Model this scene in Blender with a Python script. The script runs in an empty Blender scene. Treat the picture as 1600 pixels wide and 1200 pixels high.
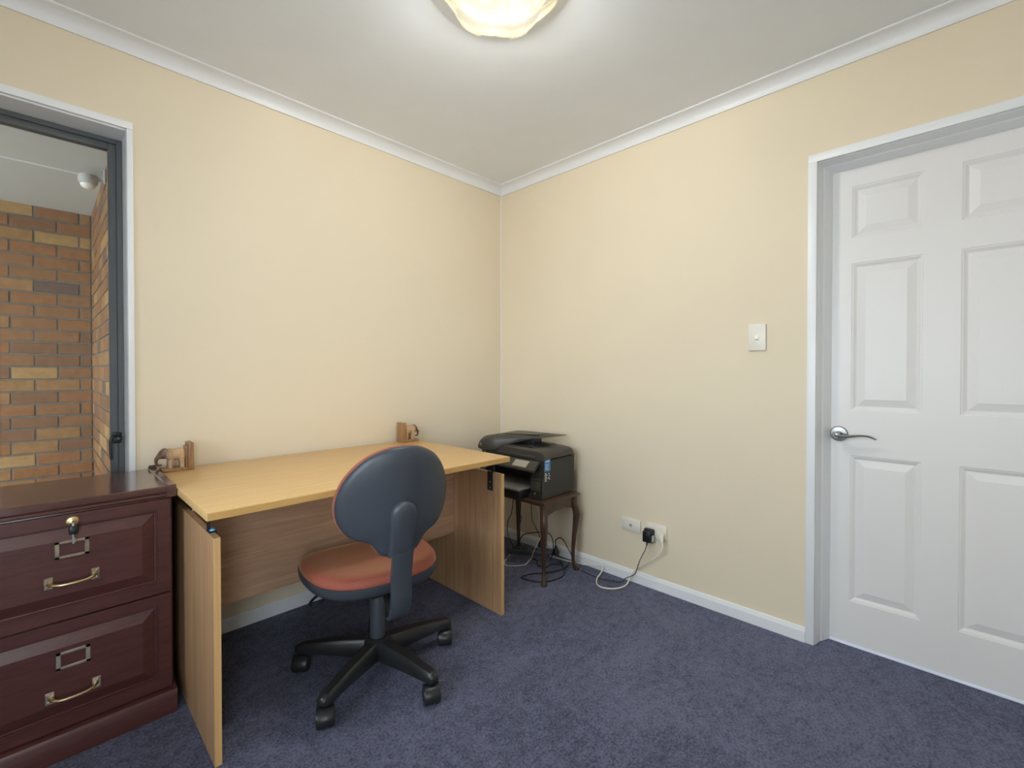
import bpy, bmesh, math, random
from mathutils import Vector, Matrix
R = math.radians
random.seed(7)
SC = bpy.context.scene
COL = SC.collection

# ---------------------------------------------------------------- camera
cd = bpy.data.cameras.new('camera'); cam = bpy.data.objects.new('camera', cd); COL.objects.link(cam)
cam.location = (-2.2115, -2.2635, 1.1219)
cam.rotation_euler = (R(90 - 0.627), 0, R(44.303 - 90))
cd.sensor_width = 36; cd.lens = 716.99 / 1600 * 36; cd.shift_y = -11.0 / 1600; cd.clip_start = 0.02
SC.camera = cam

# ---------------------------------------------------------------- world (bright, slightly overcast sky) and exposure
W = bpy.data.worlds.new('sky'); SC.world = W; W.use_nodes = True
bg = W.node_tree.nodes['Background']; bg.inputs[0].default_value = (0.84, 0.92, 1.0, 1); bg.inputs[1].default_value = 8.2
SC.view_settings.view_transform = 'Standard'; SC.view_settings.look = 'None'
SC.view_settings.gamma = 1; SC.view_settings.use_curve_mapping = False
SC.view_settings.exposure = 0.13
LAMP_POWER = 92.0
for nm, lo, ro, sx, sy in (('window_portal', (-2.49, .19, 1.32), (R(-90), 0, 0), 1.1, 1.5), ('window_portal', (-3.24, -1.65, 1.40), (R(90), 0, R(-90)), 1.9, 1.4), ('window_portal', (-2.77, -3.04, 1.08), (R(90), 0, 0), .75, 2.05)):  # portals for the seen window and the added fill windows
    ld = bpy.data.lights.new(nm, 'AREA'); ld.shape = 'RECTANGLE'; ld.size = sx; ld.size_y = sy; ld.cycles.is_portal = True
    lo_ = bpy.data.objects.new(nm, ld); COL.objects.link(lo_); lo_.location = lo; lo_.rotation_euler = ro
LAMP_POS = (-1.185, -1.205)
CEIL = 2.378

# ---------------------------------------------------------------- materials
MATS = {}
def newmat(name):
    m = bpy.data.materials.new(name); m.use_nodes = True
    MATS[name] = m
    nt = m.node_tree; return m, nt, nt.nodes['Principled BSDF']
def coords(nt, scale=(1, 1, 1), kind='Object'):
    tc = nt.nodes.new('ShaderNodeTexCoord'); mp = nt.nodes.new('ShaderNodeMapping')
    nt.links.new(tc.outputs[kind], mp.inputs[0]); mp.inputs['Scale'].default_value = scale
    return mp.outputs[0]
def noise(nt, vec, scale, detail=3, rough=.5, dist=0):
    n = nt.nodes.new('ShaderNodeTexNoise'); nt.links.new(vec, n.inputs['Vector'])
    n.inputs['Scale'].default_value = scale; n.inputs['Detail'].default_value = detail
    n.inputs['Roughness'].default_value = rough; n.inputs['Distortion'].default_value = dist
    return n.outputs['Fac']
def ramp(nt, fac, stops):
    r = nt.nodes.new('ShaderNodeValToRGB'); nt.links.new(fac, r.inputs[0]); e = r.color_ramp.elements
    while len(e) < len(stops): e.new(.5)
    for k, (p, c) in enumerate(stops): e[k].position = p; e[k].color = (*c, 1)
    return r.outputs[0]
def bump(nt, b, h, strength, dist=.002):
    n = nt.nodes.new('ShaderNodeBump'); n.inputs['Strength'].default_value = strength; n.inputs['Distance'].default_value = dist
    nt.links.new(h, n.inputs['Height']); nt.links.new(n.outputs[0], b.inputs['Normal'])
def plain(name, col, rough=.5, metal=0, var=.08, vscale=6, bumps=0, bscale=300, spec=.5):
    m, nt, b = newmat(name); v = coords(nt)
    f = noise(nt, v, vscale, 4)
    c0 = tuple(max(0, c * (1 - var)) for c in col); c1 = tuple(min(1, c * (1 + var)) for c in col)
    nt.links.new(ramp(nt, f, [(.3, c0), (.7, c1)]), b.inputs['Base Color'])
    b.inputs['Roughness'].default_value = rough; b.inputs['Metallic'].default_value = metal
    b.inputs['Specular IOR Level'].default_value = spec
    if bumps: bump(nt, b, noise(nt, v, bscale, 2), bumps, .001)
    return m
def wood(name, c0, c1, scale, rough=.4, spec=.5, coat=0, nscale=3.0, bumps=.06):
    m, nt, b = newmat(name); v = coords(nt, scale)
    f1 = noise(nt, v, nscale, 6, .6, .6)
    f2 = noise(nt, v, nscale * 6, 3, .6, .2)
    mx = nt.nodes.new('ShaderNodeMath'); mx.operation = 'MULTIPLY_ADD'; mx.inputs[1].default_value = .35
    nt.links.new(f2, mx.inputs[0])
    s = nt.nodes.new('ShaderNodeMath'); s.operation = 'MULTIPLY'; s.inputs[1].default_value = .65
    nt.links.new(f1, s.inputs[0]); nt.links.new(s.outputs[0], mx.inputs[2])
    nt.links.new(ramp(nt, mx.outputs[0], [(.32, c0), (.66, c1)]), b.inputs['Base Color'])
    b.inputs['Roughness'].default_value = rough; b.inputs['Specular IOR Level'].default_value = spec
    b.inputs['Coat Weight'].default_value = coat; b.inputs['Coat Roughness'].default_value = .12
    bump(nt, b, mx.outputs[0], bumps, .001)
    return m

plain('wall_paint', (.80, .70, .54), .75, var=.015, vscale=2, bumps=.06, bscale=120, spec=.25)
plain('ceiling_paint', (.88, .915, .97), .85, var=.01, bumps=.05, bscale=150, spec=.2)
plain('white_gloss', (.84, .855, .885), .38, var=.01, vscale=3, bumps=.02, bscale=60)
plain('white_door', (.81, .79, .785), .42, var=.01, vscale=3, bumps=.03, bscale=90)
plain('white_plastic', (.82, .78, .70), .35, var=.01)
plain('charcoal_metal', (.125, .132, .142), .42, var=.05, spec=.5)
plain('black_plastic', (.012, .014, .018), .35, var=.1)
plain('chair_plastic', (.045, .052, .066), .42, var=.06, bumps=.05, bscale=500)
plain('chair_base', (.016, .017, .019), .34, var=.25, vscale=14)
plain('printer_body', (.028, .027, .026), .38, var=.08, bumps=.04, bscale=600)
plain('printer_gloss', (.055, .050, .044), .42, var=.05)
plain('printer_grey', (.19, .185, .18), .4, var=.05)
plain('screen_grey', (.42, .39, .33), .2, var=.02)
plain('sticker_blue', (.05, .25, .55), .4, var=.15, vscale=40)
plain('print_white', (.75, .78, .8), .5, var=.05)
plain('bright_white', (.9, .9, .88), .4, var=.01)
plain('led_green', (.35, .6, .05), .3)
plain('screw_steel', (.5, .5, .5), .3, metal=1, var=.05)
plain('brass', (.66, .52, .28), .28, metal=1, var=.15, vscale=60)
plain('old_brass', (.36, .30, .22), .36, metal=1, var=.3, vscale=60)
plain('pale_brass', (.66, .60, .50), .36, metal=1, var=.15, vscale=60)
plain('satin_nickel', (.27, .265, .26), .26, metal=1, var=.08, vscale=40)
plain('polished_pan', (.80, .76, .66), .10, metal=1, var=.02)
plain('gap_light_pale', (.85, .90, .95), .3, metal=.6, var=.03)
plain('cord_white', (.80, .76, .66), .45, var=.03)
plain('cord_black', (.012, .012, .014), .4, var=.1)
plain('cord_grey', (.07, .09, .12), .4, var=.1)
plain('bright_blue', (.18, .50, .85), .35, var=.05)
plain('mortar', (.13, .125, .11), .9, var=.2, vscale=30, bumps=.3, bscale=200)
plain('soffit_paint', (.60, .62, .58), .7, var=.02, spec=.3)
plain('sensor_plastic', (.45, .45, .42), .4, var=.03)
plain('concrete', (.34, .32, .29), .85, var=.15, vscale=8, bumps=.2)
plain('bounce_paving', (.52, .50, .46), .85, var=.1, vscale=4, bumps=.2)
plain('dark_board', (.03, .035, .05), .6)  # plain dark board colour, assigned to no part
wood('beech_top', (.66, .42, .175), (.74, .495, .23), (1.2, 16, 16), .36, .5)
wood('beech_front', (.52, .29, .09), (.64, .39, .14), (1.2, 20, 20), .42, .4)
wood('beech_panel', (.38, .215, .11), (.60, .375, .205), (16, 16, .7), .45, .4)
wood('beech_modesty', (.36, .21, .125), (.56, .355, .225), (.8, 16, 16), .45, .4)
wood('beech_edge', (.58, .33, .13), (.72, .45, .20), (30, 30, 1), .45, .4)
wood('mahogany', (.058, .019, .0175), (.105, .034, .030), (2.0, 18, 18), .36, .45, .10, bumps=.03)
wood('mahogany_top', (.06, .022, .020), (.11, .042, .036), (2.0, 18, 18), .20, .6, .6, bumps=.02)
wood('mahogany_upright', (.050, .016, .015), (.09, .029, .025), (18, 18, 2), .34, .5, .1, bumps=.03)
wood('walnut', (.040, .020, .012), (.085, .044, .027), (14, 14, 3), .32, .5, .15)
wood('bookend_wood', (.20, .095, .04), (.42, .24, .11), (20, 20, 3), .4, .5)

def carpet():
    m, nt, b = newmat('carpet'); v = coords(nt)
    big = noise(nt, v, 2.2, 4, .6, 1.2); mid = noise(nt, v, 30, 3, .6); fine = noise(nt, v, 120, 5, .75)
    a = nt.nodes.new('ShaderNodeMath'); a.operation = 'MULTIPLY_ADD'; a.inputs[1].default_value = .22
    nt.links.new(big, a.inputs[0])
    t = nt.nodes.new('ShaderNodeMath'); t.operation = 'MULTIPLY_ADD'; t.inputs[1].default_value = .22
    nt.links.new(mid, t.inputs[0])
    s = nt.nodes.new('ShaderNodeMath'); s.operation = 'MULTIPLY'; s.inputs[1].default_value = .56
    nt.links.new(fine, s.inputs[0]); nt.links.new(s.outputs[0], t.inputs[2]); nt.links.new(t.outputs[0], a.inputs[2])
    nt.links.new(ramp(nt, a.outputs[0], [(.41, (.036, .041, .072)), (.59, (.170, .180, .275))]), b.inputs['Base Color'])
    b.inputs['Roughness'].default_value = .95; b.inputs['Specular IOR Level'].default_value = .1
    b.inputs['Sheen Weight'].default_value = .25; b.inputs['Sheen Roughness'].default_value = .5
    b.inputs['Sheen Tint'].default_value = (.7, .75, 1, 1)
    bump(nt, b, fine, .8, .006)
carpet()
def fabric(name, col, tint):
    m, nt, b = newmat(name); v = coords(nt); f = noise(nt, v, 420, 2, .6)
    nt.links.new(ramp(nt, f, [(.3, tuple(c * .75 for c in col)), (.7, tuple(c * 1.2 for c in col))]), b.inputs['Base Color'])
    b.inputs['Roughness'].default_value = .8; b.inputs['Sheen Weight'].default_value = .55
    b.inputs['Sheen Roughness'].default_value = .35; b.inputs['Sheen Tint'].default_value = (*tint, 1)
    bump(nt, b, f, .3, .001)
fabric('seat_fabric', (.31, .080, .05), (1, .72, .35))
def brickmat(k, col):
    m, nt, b = newmat('brick_%d' % k); v = coords(nt)
    oi = nt.nodes.new('ShaderNodeObjectInfo')
    add = nt.nodes.new('ShaderNodeVectorMath'); add.operation = 'ADD'
    cx = nt.nodes.new('ShaderNodeCombineXYZ'); mu = nt.nodes.new('ShaderNodeMath'); mu.operation = 'MULTIPLY'; mu.inputs[1].default_value = 40
    nt.links.new(oi.outputs['Random'], mu.inputs[0]); nt.links.new(mu.outputs[0], cx.inputs[0])
    nt.links.new(v, add.inputs[0]); nt.links.new(cx.outputs[0], add.inputs[1])
    f = noise(nt, add.outputs[0], 22, 5, .7); g = noise(nt, add.outputs[0], 260, 2, .6)
    mx = nt.nodes.new('ShaderNodeMath'); mx.operation = 'MULTIPLY_ADD'; mx.inputs[1].default_value = .4; nt.links.new(g, mx.inputs[0])
    s = nt.nodes.new('ShaderNodeMath'); s.operation = 'MULTIPLY'; s.inputs[1].default_value = .6
    nt.links.new(f, s.inputs[0]); nt.links.new(s.outputs[0], mx.inputs[2])
    nt.links.new(ramp(nt, mx.outputs[0], [(.3, tuple(c * .62 for c in col)), (.7, tuple(c * 1.25 for c in col))]), b.inputs['Base Color'])
    b.inputs['Roughness'].default_value = .85; bump(nt, b, mx.outputs[0], .4, .003)
BRICK_COLS = [(.225, .108, .045), (.265, .140, .054), (.33, .195, .075), (.185, .092, .045), (.125, .078, .058), (.24, .108, .042)]
for k, c in enumerate(BRICK_COLS): brickmat(k, c)
def glass(name, refl):
    m, nt, b = newmat(name); nt.nodes.remove(b); out = nt.nodes['Material Output']
    tr = nt.nodes.new('ShaderNodeBsdfTransparent'); tr.inputs[0].default_value = (.95, .97, .97, 1)
    gl = nt.nodes.new('ShaderNodeBsdfGlossy'); gl.inputs['Roughness'].default_value = .02
    fr = nt.nodes.new('ShaderNodeFresnel'); fr.inputs[0].default_value = refl
    mx = nt.nodes.new('ShaderNodeMixShader'); nt.links.new(fr.outputs[0], mx.inputs[0])
    nt.links.new(tr.outputs[0], mx.inputs[1]); nt.links.new(gl.outputs[0], mx.inputs[2]); nt.links.new(mx.outputs[0], out.inputs[0])
glass('window_glass', 1.45)
def lampglass():
    m, nt, b = newmat('shade_glass'); nt.nodes.remove(b); out = nt.nodes['Material Output']
    v = coords(nt); f = noise(nt, v, 14, 3)
    col = ramp(nt, f, [(.3, (1.0, .86, .58)), (.7, (1.0, .95, .84))])
    tl = nt.nodes.new('ShaderNodeBsdfTranslucent'); nt.links.new(col, tl.inputs[0])
    df = nt.nodes.new('ShaderNodeBsdfPrincipled'); df.inputs['Base Color'].default_value = (.9, .82, .62, 1); df.inputs['Roughness'].default_value = .12
    tr = nt.nodes.new('ShaderNodeBsdfTransparent'); tr.inputs[0].default_value = (1, .97, .90, 1)
    m1 = nt.nodes.new('ShaderNodeMixShader'); m1.inputs[0].default_value = .75
    nt.links.new(tl.outputs[0], m1.inputs[1]); nt.links.new(df.outputs[0], m1.inputs[2])
    m2 = nt.nodes.new('ShaderNodeMixShader'); m2.inputs[0].default_value = .945
    nt.links.new(m1.outputs[0], m2.inputs[1]); nt.links.new(tr.outputs[0], m2.inputs[2]); nt.links.new(m2.outputs[0], out.inputs[0])
lampglass()
def emit(name, col, st):
    m, nt, b = newmat(name); b.inputs['Base Color'].default_value = (*col, 1)
    b.inputs['Emission Color'].default_value = (*col, 1); b.inputs['Emission Strength'].default_value = st
emit('bulb_glow', (1, .9, .72), 6)
def elephant_mat():
    m, nt, b = newmat('carved_wood'); v = coords(nt)
    sx = nt.nodes.new('ShaderNodeSeparateXYZ'); nt.links.new(v, sx.inputs[0])
    f = noise(nt, v, 60, 4, .7)
    ma = nt.nodes.new('ShaderNodeMath'); ma.operation = 'MULTIPLY_ADD'; ma.inputs[1].default_value = .03
    nt.links.new(f, ma.inputs[0]); nt.links.new(sx.outputs[0], ma.inputs[2])
    mr = nt.nodes.new('ShaderNodeMapRange'); nt.links.new(ma.outputs[0], mr.inputs[0])
    mr.inputs[1].default_value = -.12; mr.inputs[2].default_value = 0.0
    nt.links.new(ramp(nt, mr.outputs[0], [(.28, (.14, .075, .05)), (.46, (.22, .125, .085)), (.56, (.50, .33, .19)), (.9, (.55, .36, .20))]), b.inputs['Base Color'])
    b.inputs['Roughness'].default_value = .35
    bump(nt, b, f, .2, .001)
elephant_mat()

# ---------------------------------------------------------------- mesh helpers
def BM(): return bmesh.new()
def faces_of(r): return [g for g in r['geom'] if isinstance(g, bmesh.types.BMFace)]
def box(bm, a, b, bev=0, seg=2):
    x0, y0, z0 = (min(a[i], b[i]) for i in range(3)); x1, y1, z1 = (max(a[i], b[i]) for i in range(3))
    v = [bm.verts.new(p) for p in ((x0, y0, z0), (x1, y0, z0), (x1, y1, z0), (x0, y1, z0), (x0, y0, z1), (x1, y0, z1), (x1, y1, z1), (x0, y1, z1))]
    fs = [bm.faces.new([v[i] for i in q]) for q in ((3, 2, 1, 0), (4, 5, 6, 7), (0, 1, 5, 4), (1, 2, 6, 5), (2, 3, 7, 6), (3, 0, 4, 7))]
    if bev:
        es = list({e for f in fs for e in f.edges})
        bmesh.ops.bevel(bm, geom=es, offset=bev, segments=seg, affect='EDGES', profile=.5)
    return bm
def loft(bm, rings, cap=True, closed=True):
    """rings: lists of points (same length) -> skinned surface"""
    vs = [[bm.verts.new(p) for p in r] for r in rings]; n = len(vs[0])
    for a, b in zip(vs, vs[1:]):
        for i in range(n if closed else n - 1):
            j = (i + 1) % n
            try: bm.faces.new((a[i], a[j], b[j], b[i]))
            except ValueError: pass
    if cap and closed:
        bm.faces.new(list(reversed(vs[0]))); bm.faces.new(vs[-1])
    return bm
def prism(bm, poly, a, b, axis):
    """extrude 2-D polygon along axis from a to b; poly in the other two axes (order x,y,z without axis)"""
    def P(p, t):
        q = list(p); q.insert(axis, t); return q
    loft(bm, [[P(p, a) for p in poly], [P(p, b) for p in poly]])
    return bm
def catmull(pts, sub=6):
    pts = [Vector(p) for p in pts]; out = []
    for i in range(len(pts) - 1):
        p0 = pts[max(i - 1, 0)]; p1 = pts[i]; p2 = pts[i + 1]; p3 = pts[min(i + 2, len(pts) - 1)]
        for k in range(sub):
            t = k / sub
            out.append(.5 * ((2 * p1) + (-p0 + p2) * t + (2 * p0 - 5 * p1 + 4 * p2 - p3) * t * t + (-p0 + 3 * p1 - 3 * p2 + p3) * t ** 3))
    out.append(pts[-1]); return out
def tube(bm, pts, r, n=8, smooth=6, flat=None):
    """tube along points; r number or list; flat=(ru,rv) factors"""
    P = catmull(pts, smooth) if smooth else [Vector(p) for p in pts]
    rings = []; up = Vector((0, 0, 1))
    t0 = (P[1] - P[0]).normalized()
    if abs(t0.dot(up)) > .95: up = Vector((0, 1, 0))
    u = t0.cross(up).normalized()
    for i, p in enumerate(P):
        t = (P[min(i + 1, len(P) - 1)] - P[max(i - 1, 0)]).normalized()
        u = (u - t * u.dot(t)).normalized(); w = t.cross(u)
        if isinstance(r, (int, float)): rr = r
        else:
            f = i / (len(P) - 1) * (len(r) - 1); k = min(int(f), len(r) - 2); rr = r[k] + (r[k + 1] - r[k]) * (f - k)
        fu, fv = flat or (1, 1)
        rings.append([p + u * math.cos(2 * math.pi * k / n) * rr * fu + w * math.sin(2 * math.pi * k / n) * rr * fv for k in range(n)])
    return loft(bm, rings)
def lathe(bm, prof, c=(0, 0, 0), axis='z', n=24):
    rings = []
    for r, h in prof:
        ring = []
        for k in range(n):
            a = 2 * math.pi * k / n; x, y = r * math.cos(a), r * math.sin(a)
            p = {'z': (x, y, h), 'x': (h, x, y), 'y': (y, h, x)}[axis]
            ring.append((p[0] + c[0], p[1] + c[1], p[2] + c[2]))
        rings.append(ring)
    return loft(bm, rings)
def ball(bm, c, r, sub=3):
    q = bmesh.ops.create_icosphere(bm, subdivisions=sub, radius=1)
    rr = r if isinstance(r, (tuple, list)) else (r, r, r)
    for v in q['verts']: v.co = Vector((c[0] + v.co.x * rr[0], c[1] + v.co.y * rr[1], c[2] + v.co.z * rr[2]))
    return bm
def ringpanel(bm, o, u, v, n, w, h, prof):
    """concentric rectangular profile panel: prof = [(inset, depth)...]; o = low corner, n = outward normal"""
    o, u, v, n = map(Vector, (o, u, v, n)); rings = []
    for i, d in prof:
        rings.append([o + u * a + v * b + n * d for a, b in ((i, i), (w - i, i), (w - i, h - i), (i, h - i))])
    vs = [[bm.verts.new(p) for p in r] for r in rings]
    for a, b in zip(vs, vs[1:]):
        for i in range(4): bm.faces.new((a[i], a[(i + 1) % 4], b[(i + 1) % 4], b[i]))
    bm.faces.new(vs[-1])
    return bm
WORLD = {}
def finish(name, bm, mat, parent=None, smooth=35, local=False, loc=None):
    """bm in world coordinates (or in the parent's frame when local) -> one linked mesh object"""
    bmesh.ops.recalc_face_normals(bm, faces=bm.faces)
    off = Vector((0, 0, 0))
    if loc is not None: off = Vector(loc)
    elif not local and parent is None:
        xs = [v.co for v in bm.verts]
        off = Vector(((min(c.x for c in xs) + max(c.x for c in xs)) / 2, (min(c.y for c in xs) + max(c.y for c in xs)) / 2, min(c.z for c in xs)))
    elif not local and parent is not None: off = WORLD[parent.name]
    bmesh.ops.translate(bm, verts=bm.verts, vec=-off)
    me = bpy.data.meshes.new(name); bm.to_mesh(me); bm.free()
    me.materials.append(MATS[mat])
    if smooth:
        for p in me.polygons: p.use_smooth = True
        me.set_sharp_from_angle(angle=R(smooth))
    o = bpy.data.objects.new(name, me); COL.objects.link(o)
    if parent is not None: o.parent = parent; WORLD[o.name] = WORLD[parent.name]
    else: o.location = off; WORLD[o.name] = off.copy()
    return o
def tag(o, label, cat, group=None):
    o['label'] = label; o['category'] = cat
    if group: o['group'] = group
    return o
def thing(name, label, cat, loc, rotz=0, group=None):
    o = bpy.data.objects.new(name, None); COL.objects.link(o); o.location = loc; o.rotation_euler = (0, 0, rotz)
    o.empty_display_size = .05
    WORLD[o.name] = Vector(loc); return tag(o, label, cat, group)
def struct(name, bm, mat, parent=None, **k):
    o = finish(name, bm, mat, parent, **k)
    if parent is None: o['kind'] = 'structure'
    return o
def structroot(name, loc):
    o = bpy.data.objects.new(name, None); COL.objects.link(o); o.location = loc; o['kind'] = 'structure'
    o.empty_display_size = .05; WORLD[o.name] = Vector(loc); return o

# ---------------------------------------------------------------- room shell
XL, YN = -3.15, -2.95                     # far sides of the room, behind the camera
WX1, WZ0, WZ1, WX0 = -1.983, .60, 2.033, -3.0      # window opening
DY0, DY1, DZ = -1.845, -2.575, 1.972              # door opening
bm = box(BM(), (XL - .1, YN - .1, -.1), (.25, .25, 0)); struct('floor', bm, 'carpet', smooth=0)
bm = box(BM(), (XL - .1, YN - .1, CEIL), (.25, .25, CEIL + .1)); struct('ceiling', bm, 'ceiling_paint', smooth=0)
bm = BM(); m = .012
box(bm, (WX1 + m, 0, 0), (0, .2, CEIL)); box(bm, (XL, 0, 0), (WX0 - m, .2, CEIL))
box(bm, (WX0 - m, 0, 0), (WX1 + m, .2, WZ0 - m)); box(bm, (WX0 - m, 0, WZ1 + m), (WX1 + m, .2, CEIL))
struct('wall_left', bm, 'wall_paint', smooth=0)
bm = BM()
box(bm, (0, DY0 + .004, 0), (.14, .2, CEIL)); box(bm, (0, YN, 0), (.14, DY1 - .004, CEIL)); box(bm, (0, DY1 - .004, DZ + .004), (.14, DY0 + .004, CEIL))
struct('wall_right', bm, 'wall_paint', smooth=0)
UX0, UX1, UZ0, UZ1 = -3.10, -2.44, .10, 2.06       # third window, unseen, added behind the camera for fill daylight
bm = BM(); box(bm, (XL - .1, YN, 0), (UX0, YN - .1, CEIL)); box(bm, (UX1, YN, 0), (.14, YN - .1, CEIL)); box(bm, (UX0, YN, 0), (UX1, YN - .1, UZ0)); box(bm, (UX0, YN, UZ1), (UX1, YN - .1, CEIL))
struct('wall_back', bm, 'wall_paint', smooth=0)
VY0, VY1, VZ0, VZ1 = -2.55, -.75, .75, 2.06      # second window, unseen, added in the wall behind the camera to brighten the room
bm = BM(); box(bm, (XL, YN, 0), (XL - .1, VY0, CEIL)); box(bm, (XL, VY1, 0), (XL - .1, .2, CEIL)); box(bm, (XL, VY0, 0), (XL - .1, VY1, VZ0)); box(bm, (XL, VY0, VZ1), (XL - .1, VY1, CEIL))
struct('wall_near', bm, 'wall_paint', smooth=0)
# cove cornice: profile (distance from wall, z), mitred in the corner
CB = 2.325; q = CEIL - CB
cov = [(0, CB), (.006, CB - .001)]
for k in range(9):
    a = R(90 * k / 8)
    cov.append((.006 + (q - .010) * (1 - math.cos(a)), CB + .002 + (q - .010) * math.sin(a)))
cov += [(q, CEIL - .007), (q + .004, CEIL - .006), (q + .004, CEIL), (0, CEIL)]
loft_l = loft(BM(), [[(XL, -d, z) for d, z in cov], [(-d, -d, z) for d, z in cov]]); struct('trim_1', loft_l, 'white_gloss', smooth=30)
loft_r = loft(BM(), [[(-d, YN, z) for d, z in cov], [(-d, -d, z) for d, z in cov]]); struct('trim_2', loft_r, 'white_gloss', smooth=30)
# skirting with stepped top
skp = [(0, 0), (.014, 0), (.014, .044), (.011, .046), (.011, .050), (.009, .051), (.008, .057), (.004, .060), (0, .060)]
bm = loft(BM(), [[(XL, -d, z) for d, z in skp], [(-d, -d, z) for d, z in skp]]); struct('baseboard_left', bm, 'white_gloss', smooth=30)
bm = loft(BM(), [[(-d, -1.812, z) for d, z in skp], [(-d, -d, z) for d, z in skp]]); struct('baseboard_right', bm, 'white_gloss', smooth=30)

# ---------------------------------------------------------------- window
win = structroot('window_1', ((WX0 + WX1) / 2, .06, WZ0))
bm = BM()   # reveal boards
box(bm, (WX1, -.001, WZ0 - m), (WX1 + m, .2, WZ1 + m)); box(bm, (WX0 - m, -.001, WZ0 - m), (WX0, .2, WZ1 + m))
box(bm, (WX0, -.001, WZ1), (WX1, .2, WZ1 + m)); box(bm, (WX0, -.015, WZ0 - m), (WX1, .2, WZ0))
finish('window_reveal', bm, 'white_gloss', win, smooth=0)
bm = BM()
box(bm, (WX1 + .001, -.013, WZ0 - .04), (WX1 + .020, -.0005, WZ1 + .0055), .002); finish('architrave', bm, 'white_gloss', win)
bm = box(BM(), (WX0 - .02, -.013, WZ1 + .006), (WX1 + .020, -.0007, WZ1 + .033), .002); finish('architrave', bm, 'white_gloss', win)
bm = box(BM(), (WX0 - .001, -.013, WZ0 - .04), (WX0 - .020, -.0005, WZ1 + .0055), .002); finish('architrave', bm, 'white_gloss', win)
def frame_ring(bm, x0, x1, z0, z1, y0, y1, w):
    box(bm, (x0, y0, z0), (x0 + w, y1, z1), .0015, 1); box(bm, (x1 - w, y0, z0), (x1, y1, z1), .0015, 1)
    box(bm, (x0 + w, y0, z0), (x1 - w, y1, z0 + w), .0015, 1); box(bm, (x0 + w, y0, z1 - w), (x1 - w, y1, z1), .0015, 1)
bm = BM(); frame_ring(bm, WX0, WX1, WZ0, WZ1, .114, .185, .018); finish('window_frame', bm, 'charcoal_metal', win)
sx0, sx1, sz0, sz1 = WX0 + .018, WX1 - .018, WZ0 + .018, WZ1 - .018
bm = BM(); frame_ring(bm, sx0, sx1, sz0, sz1, .122, .155, .024)
sash = finish('sash', bm, 'charcoal_metal', win)
finish('glass_pane', box(BM(), (sx0 + .02, .135, sz0 + .02), (sx1 - .02, .139, sz1 - .02)), 'window_glass', sash, smooth=0)
# cam latch on the stile
bm = BM(); lx, lz = -2.012, .872
box(bm, (lx - .009, .108, lz - .03), (lx + .020, .122, lz + .012), .004)
lathe(bm, [(.002, .085), (.009, .087), (.010, .108)], (lx + .010, 0, lz - .012), 'y', 16)
tube(bm, [(lx + .008, .096, lz - .004), (lx - .006, .090, lz), (lx - .016, .088, lz - .02), (lx - .014, .090, lz - .09)], [.006, .006, .005, .004], 8)
lt = finish('window_latch', bm, 'black_plastic', win); lt['label'] = 'black cam latch handle'

fill_win2 = structroot('fill_window_2', (XL - .05, (VY0 + VY1) / 2, VZ0))  # unseen window, added to let fill daylight onto the right wall
bm = BM()
for a, b in (((VY0, VZ0), (VY0 + .04, VZ1)), ((VY1 - .04, VZ0), (VY1, VZ1)), ((VY0 + .04, VZ0), (VY1 - .04, VZ0 + .04)), ((VY0 + .04, VZ1 - .04), (VY1 - .04, VZ1)), (((VY0 + VY1) / 2 - .025, VZ0 + .04), ((VY0 + VY1) / 2 + .025, VZ1 - .04))):
    box(bm, (XL - .075, a[0], a[1]), (XL - .03, b[0], b[1]), .002, 1)
finish('window_frame', bm, 'charcoal_metal', fill_win2)
finish('glass_pane', box(BM(), (XL - .055, VY0 + .03, VZ0 + .03), (XL - .051, VY1 - .03, VZ1 - .03)), 'window_glass', fill_win2, smooth=0)

fill_win3 = structroot('fill_window_3', ((UX0 + UX1) / 2, YN - .05, UZ0))  # unseen window, added to light the desk side of the room
bm = BM(); frame_ring(bm, UX0, UX1, UZ0, UZ1, YN - .075, YN - .03, .04)
finish('window_frame', bm, 'charcoal_metal', fill_win3)
finish('glass_pane', box(BM(), (UX0 + .03, YN - .055, UZ0 + .03), (UX1 - .03, YN - .051, UZ1 - .03)), 'window_glass', fill_win3, smooth=0)

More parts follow.
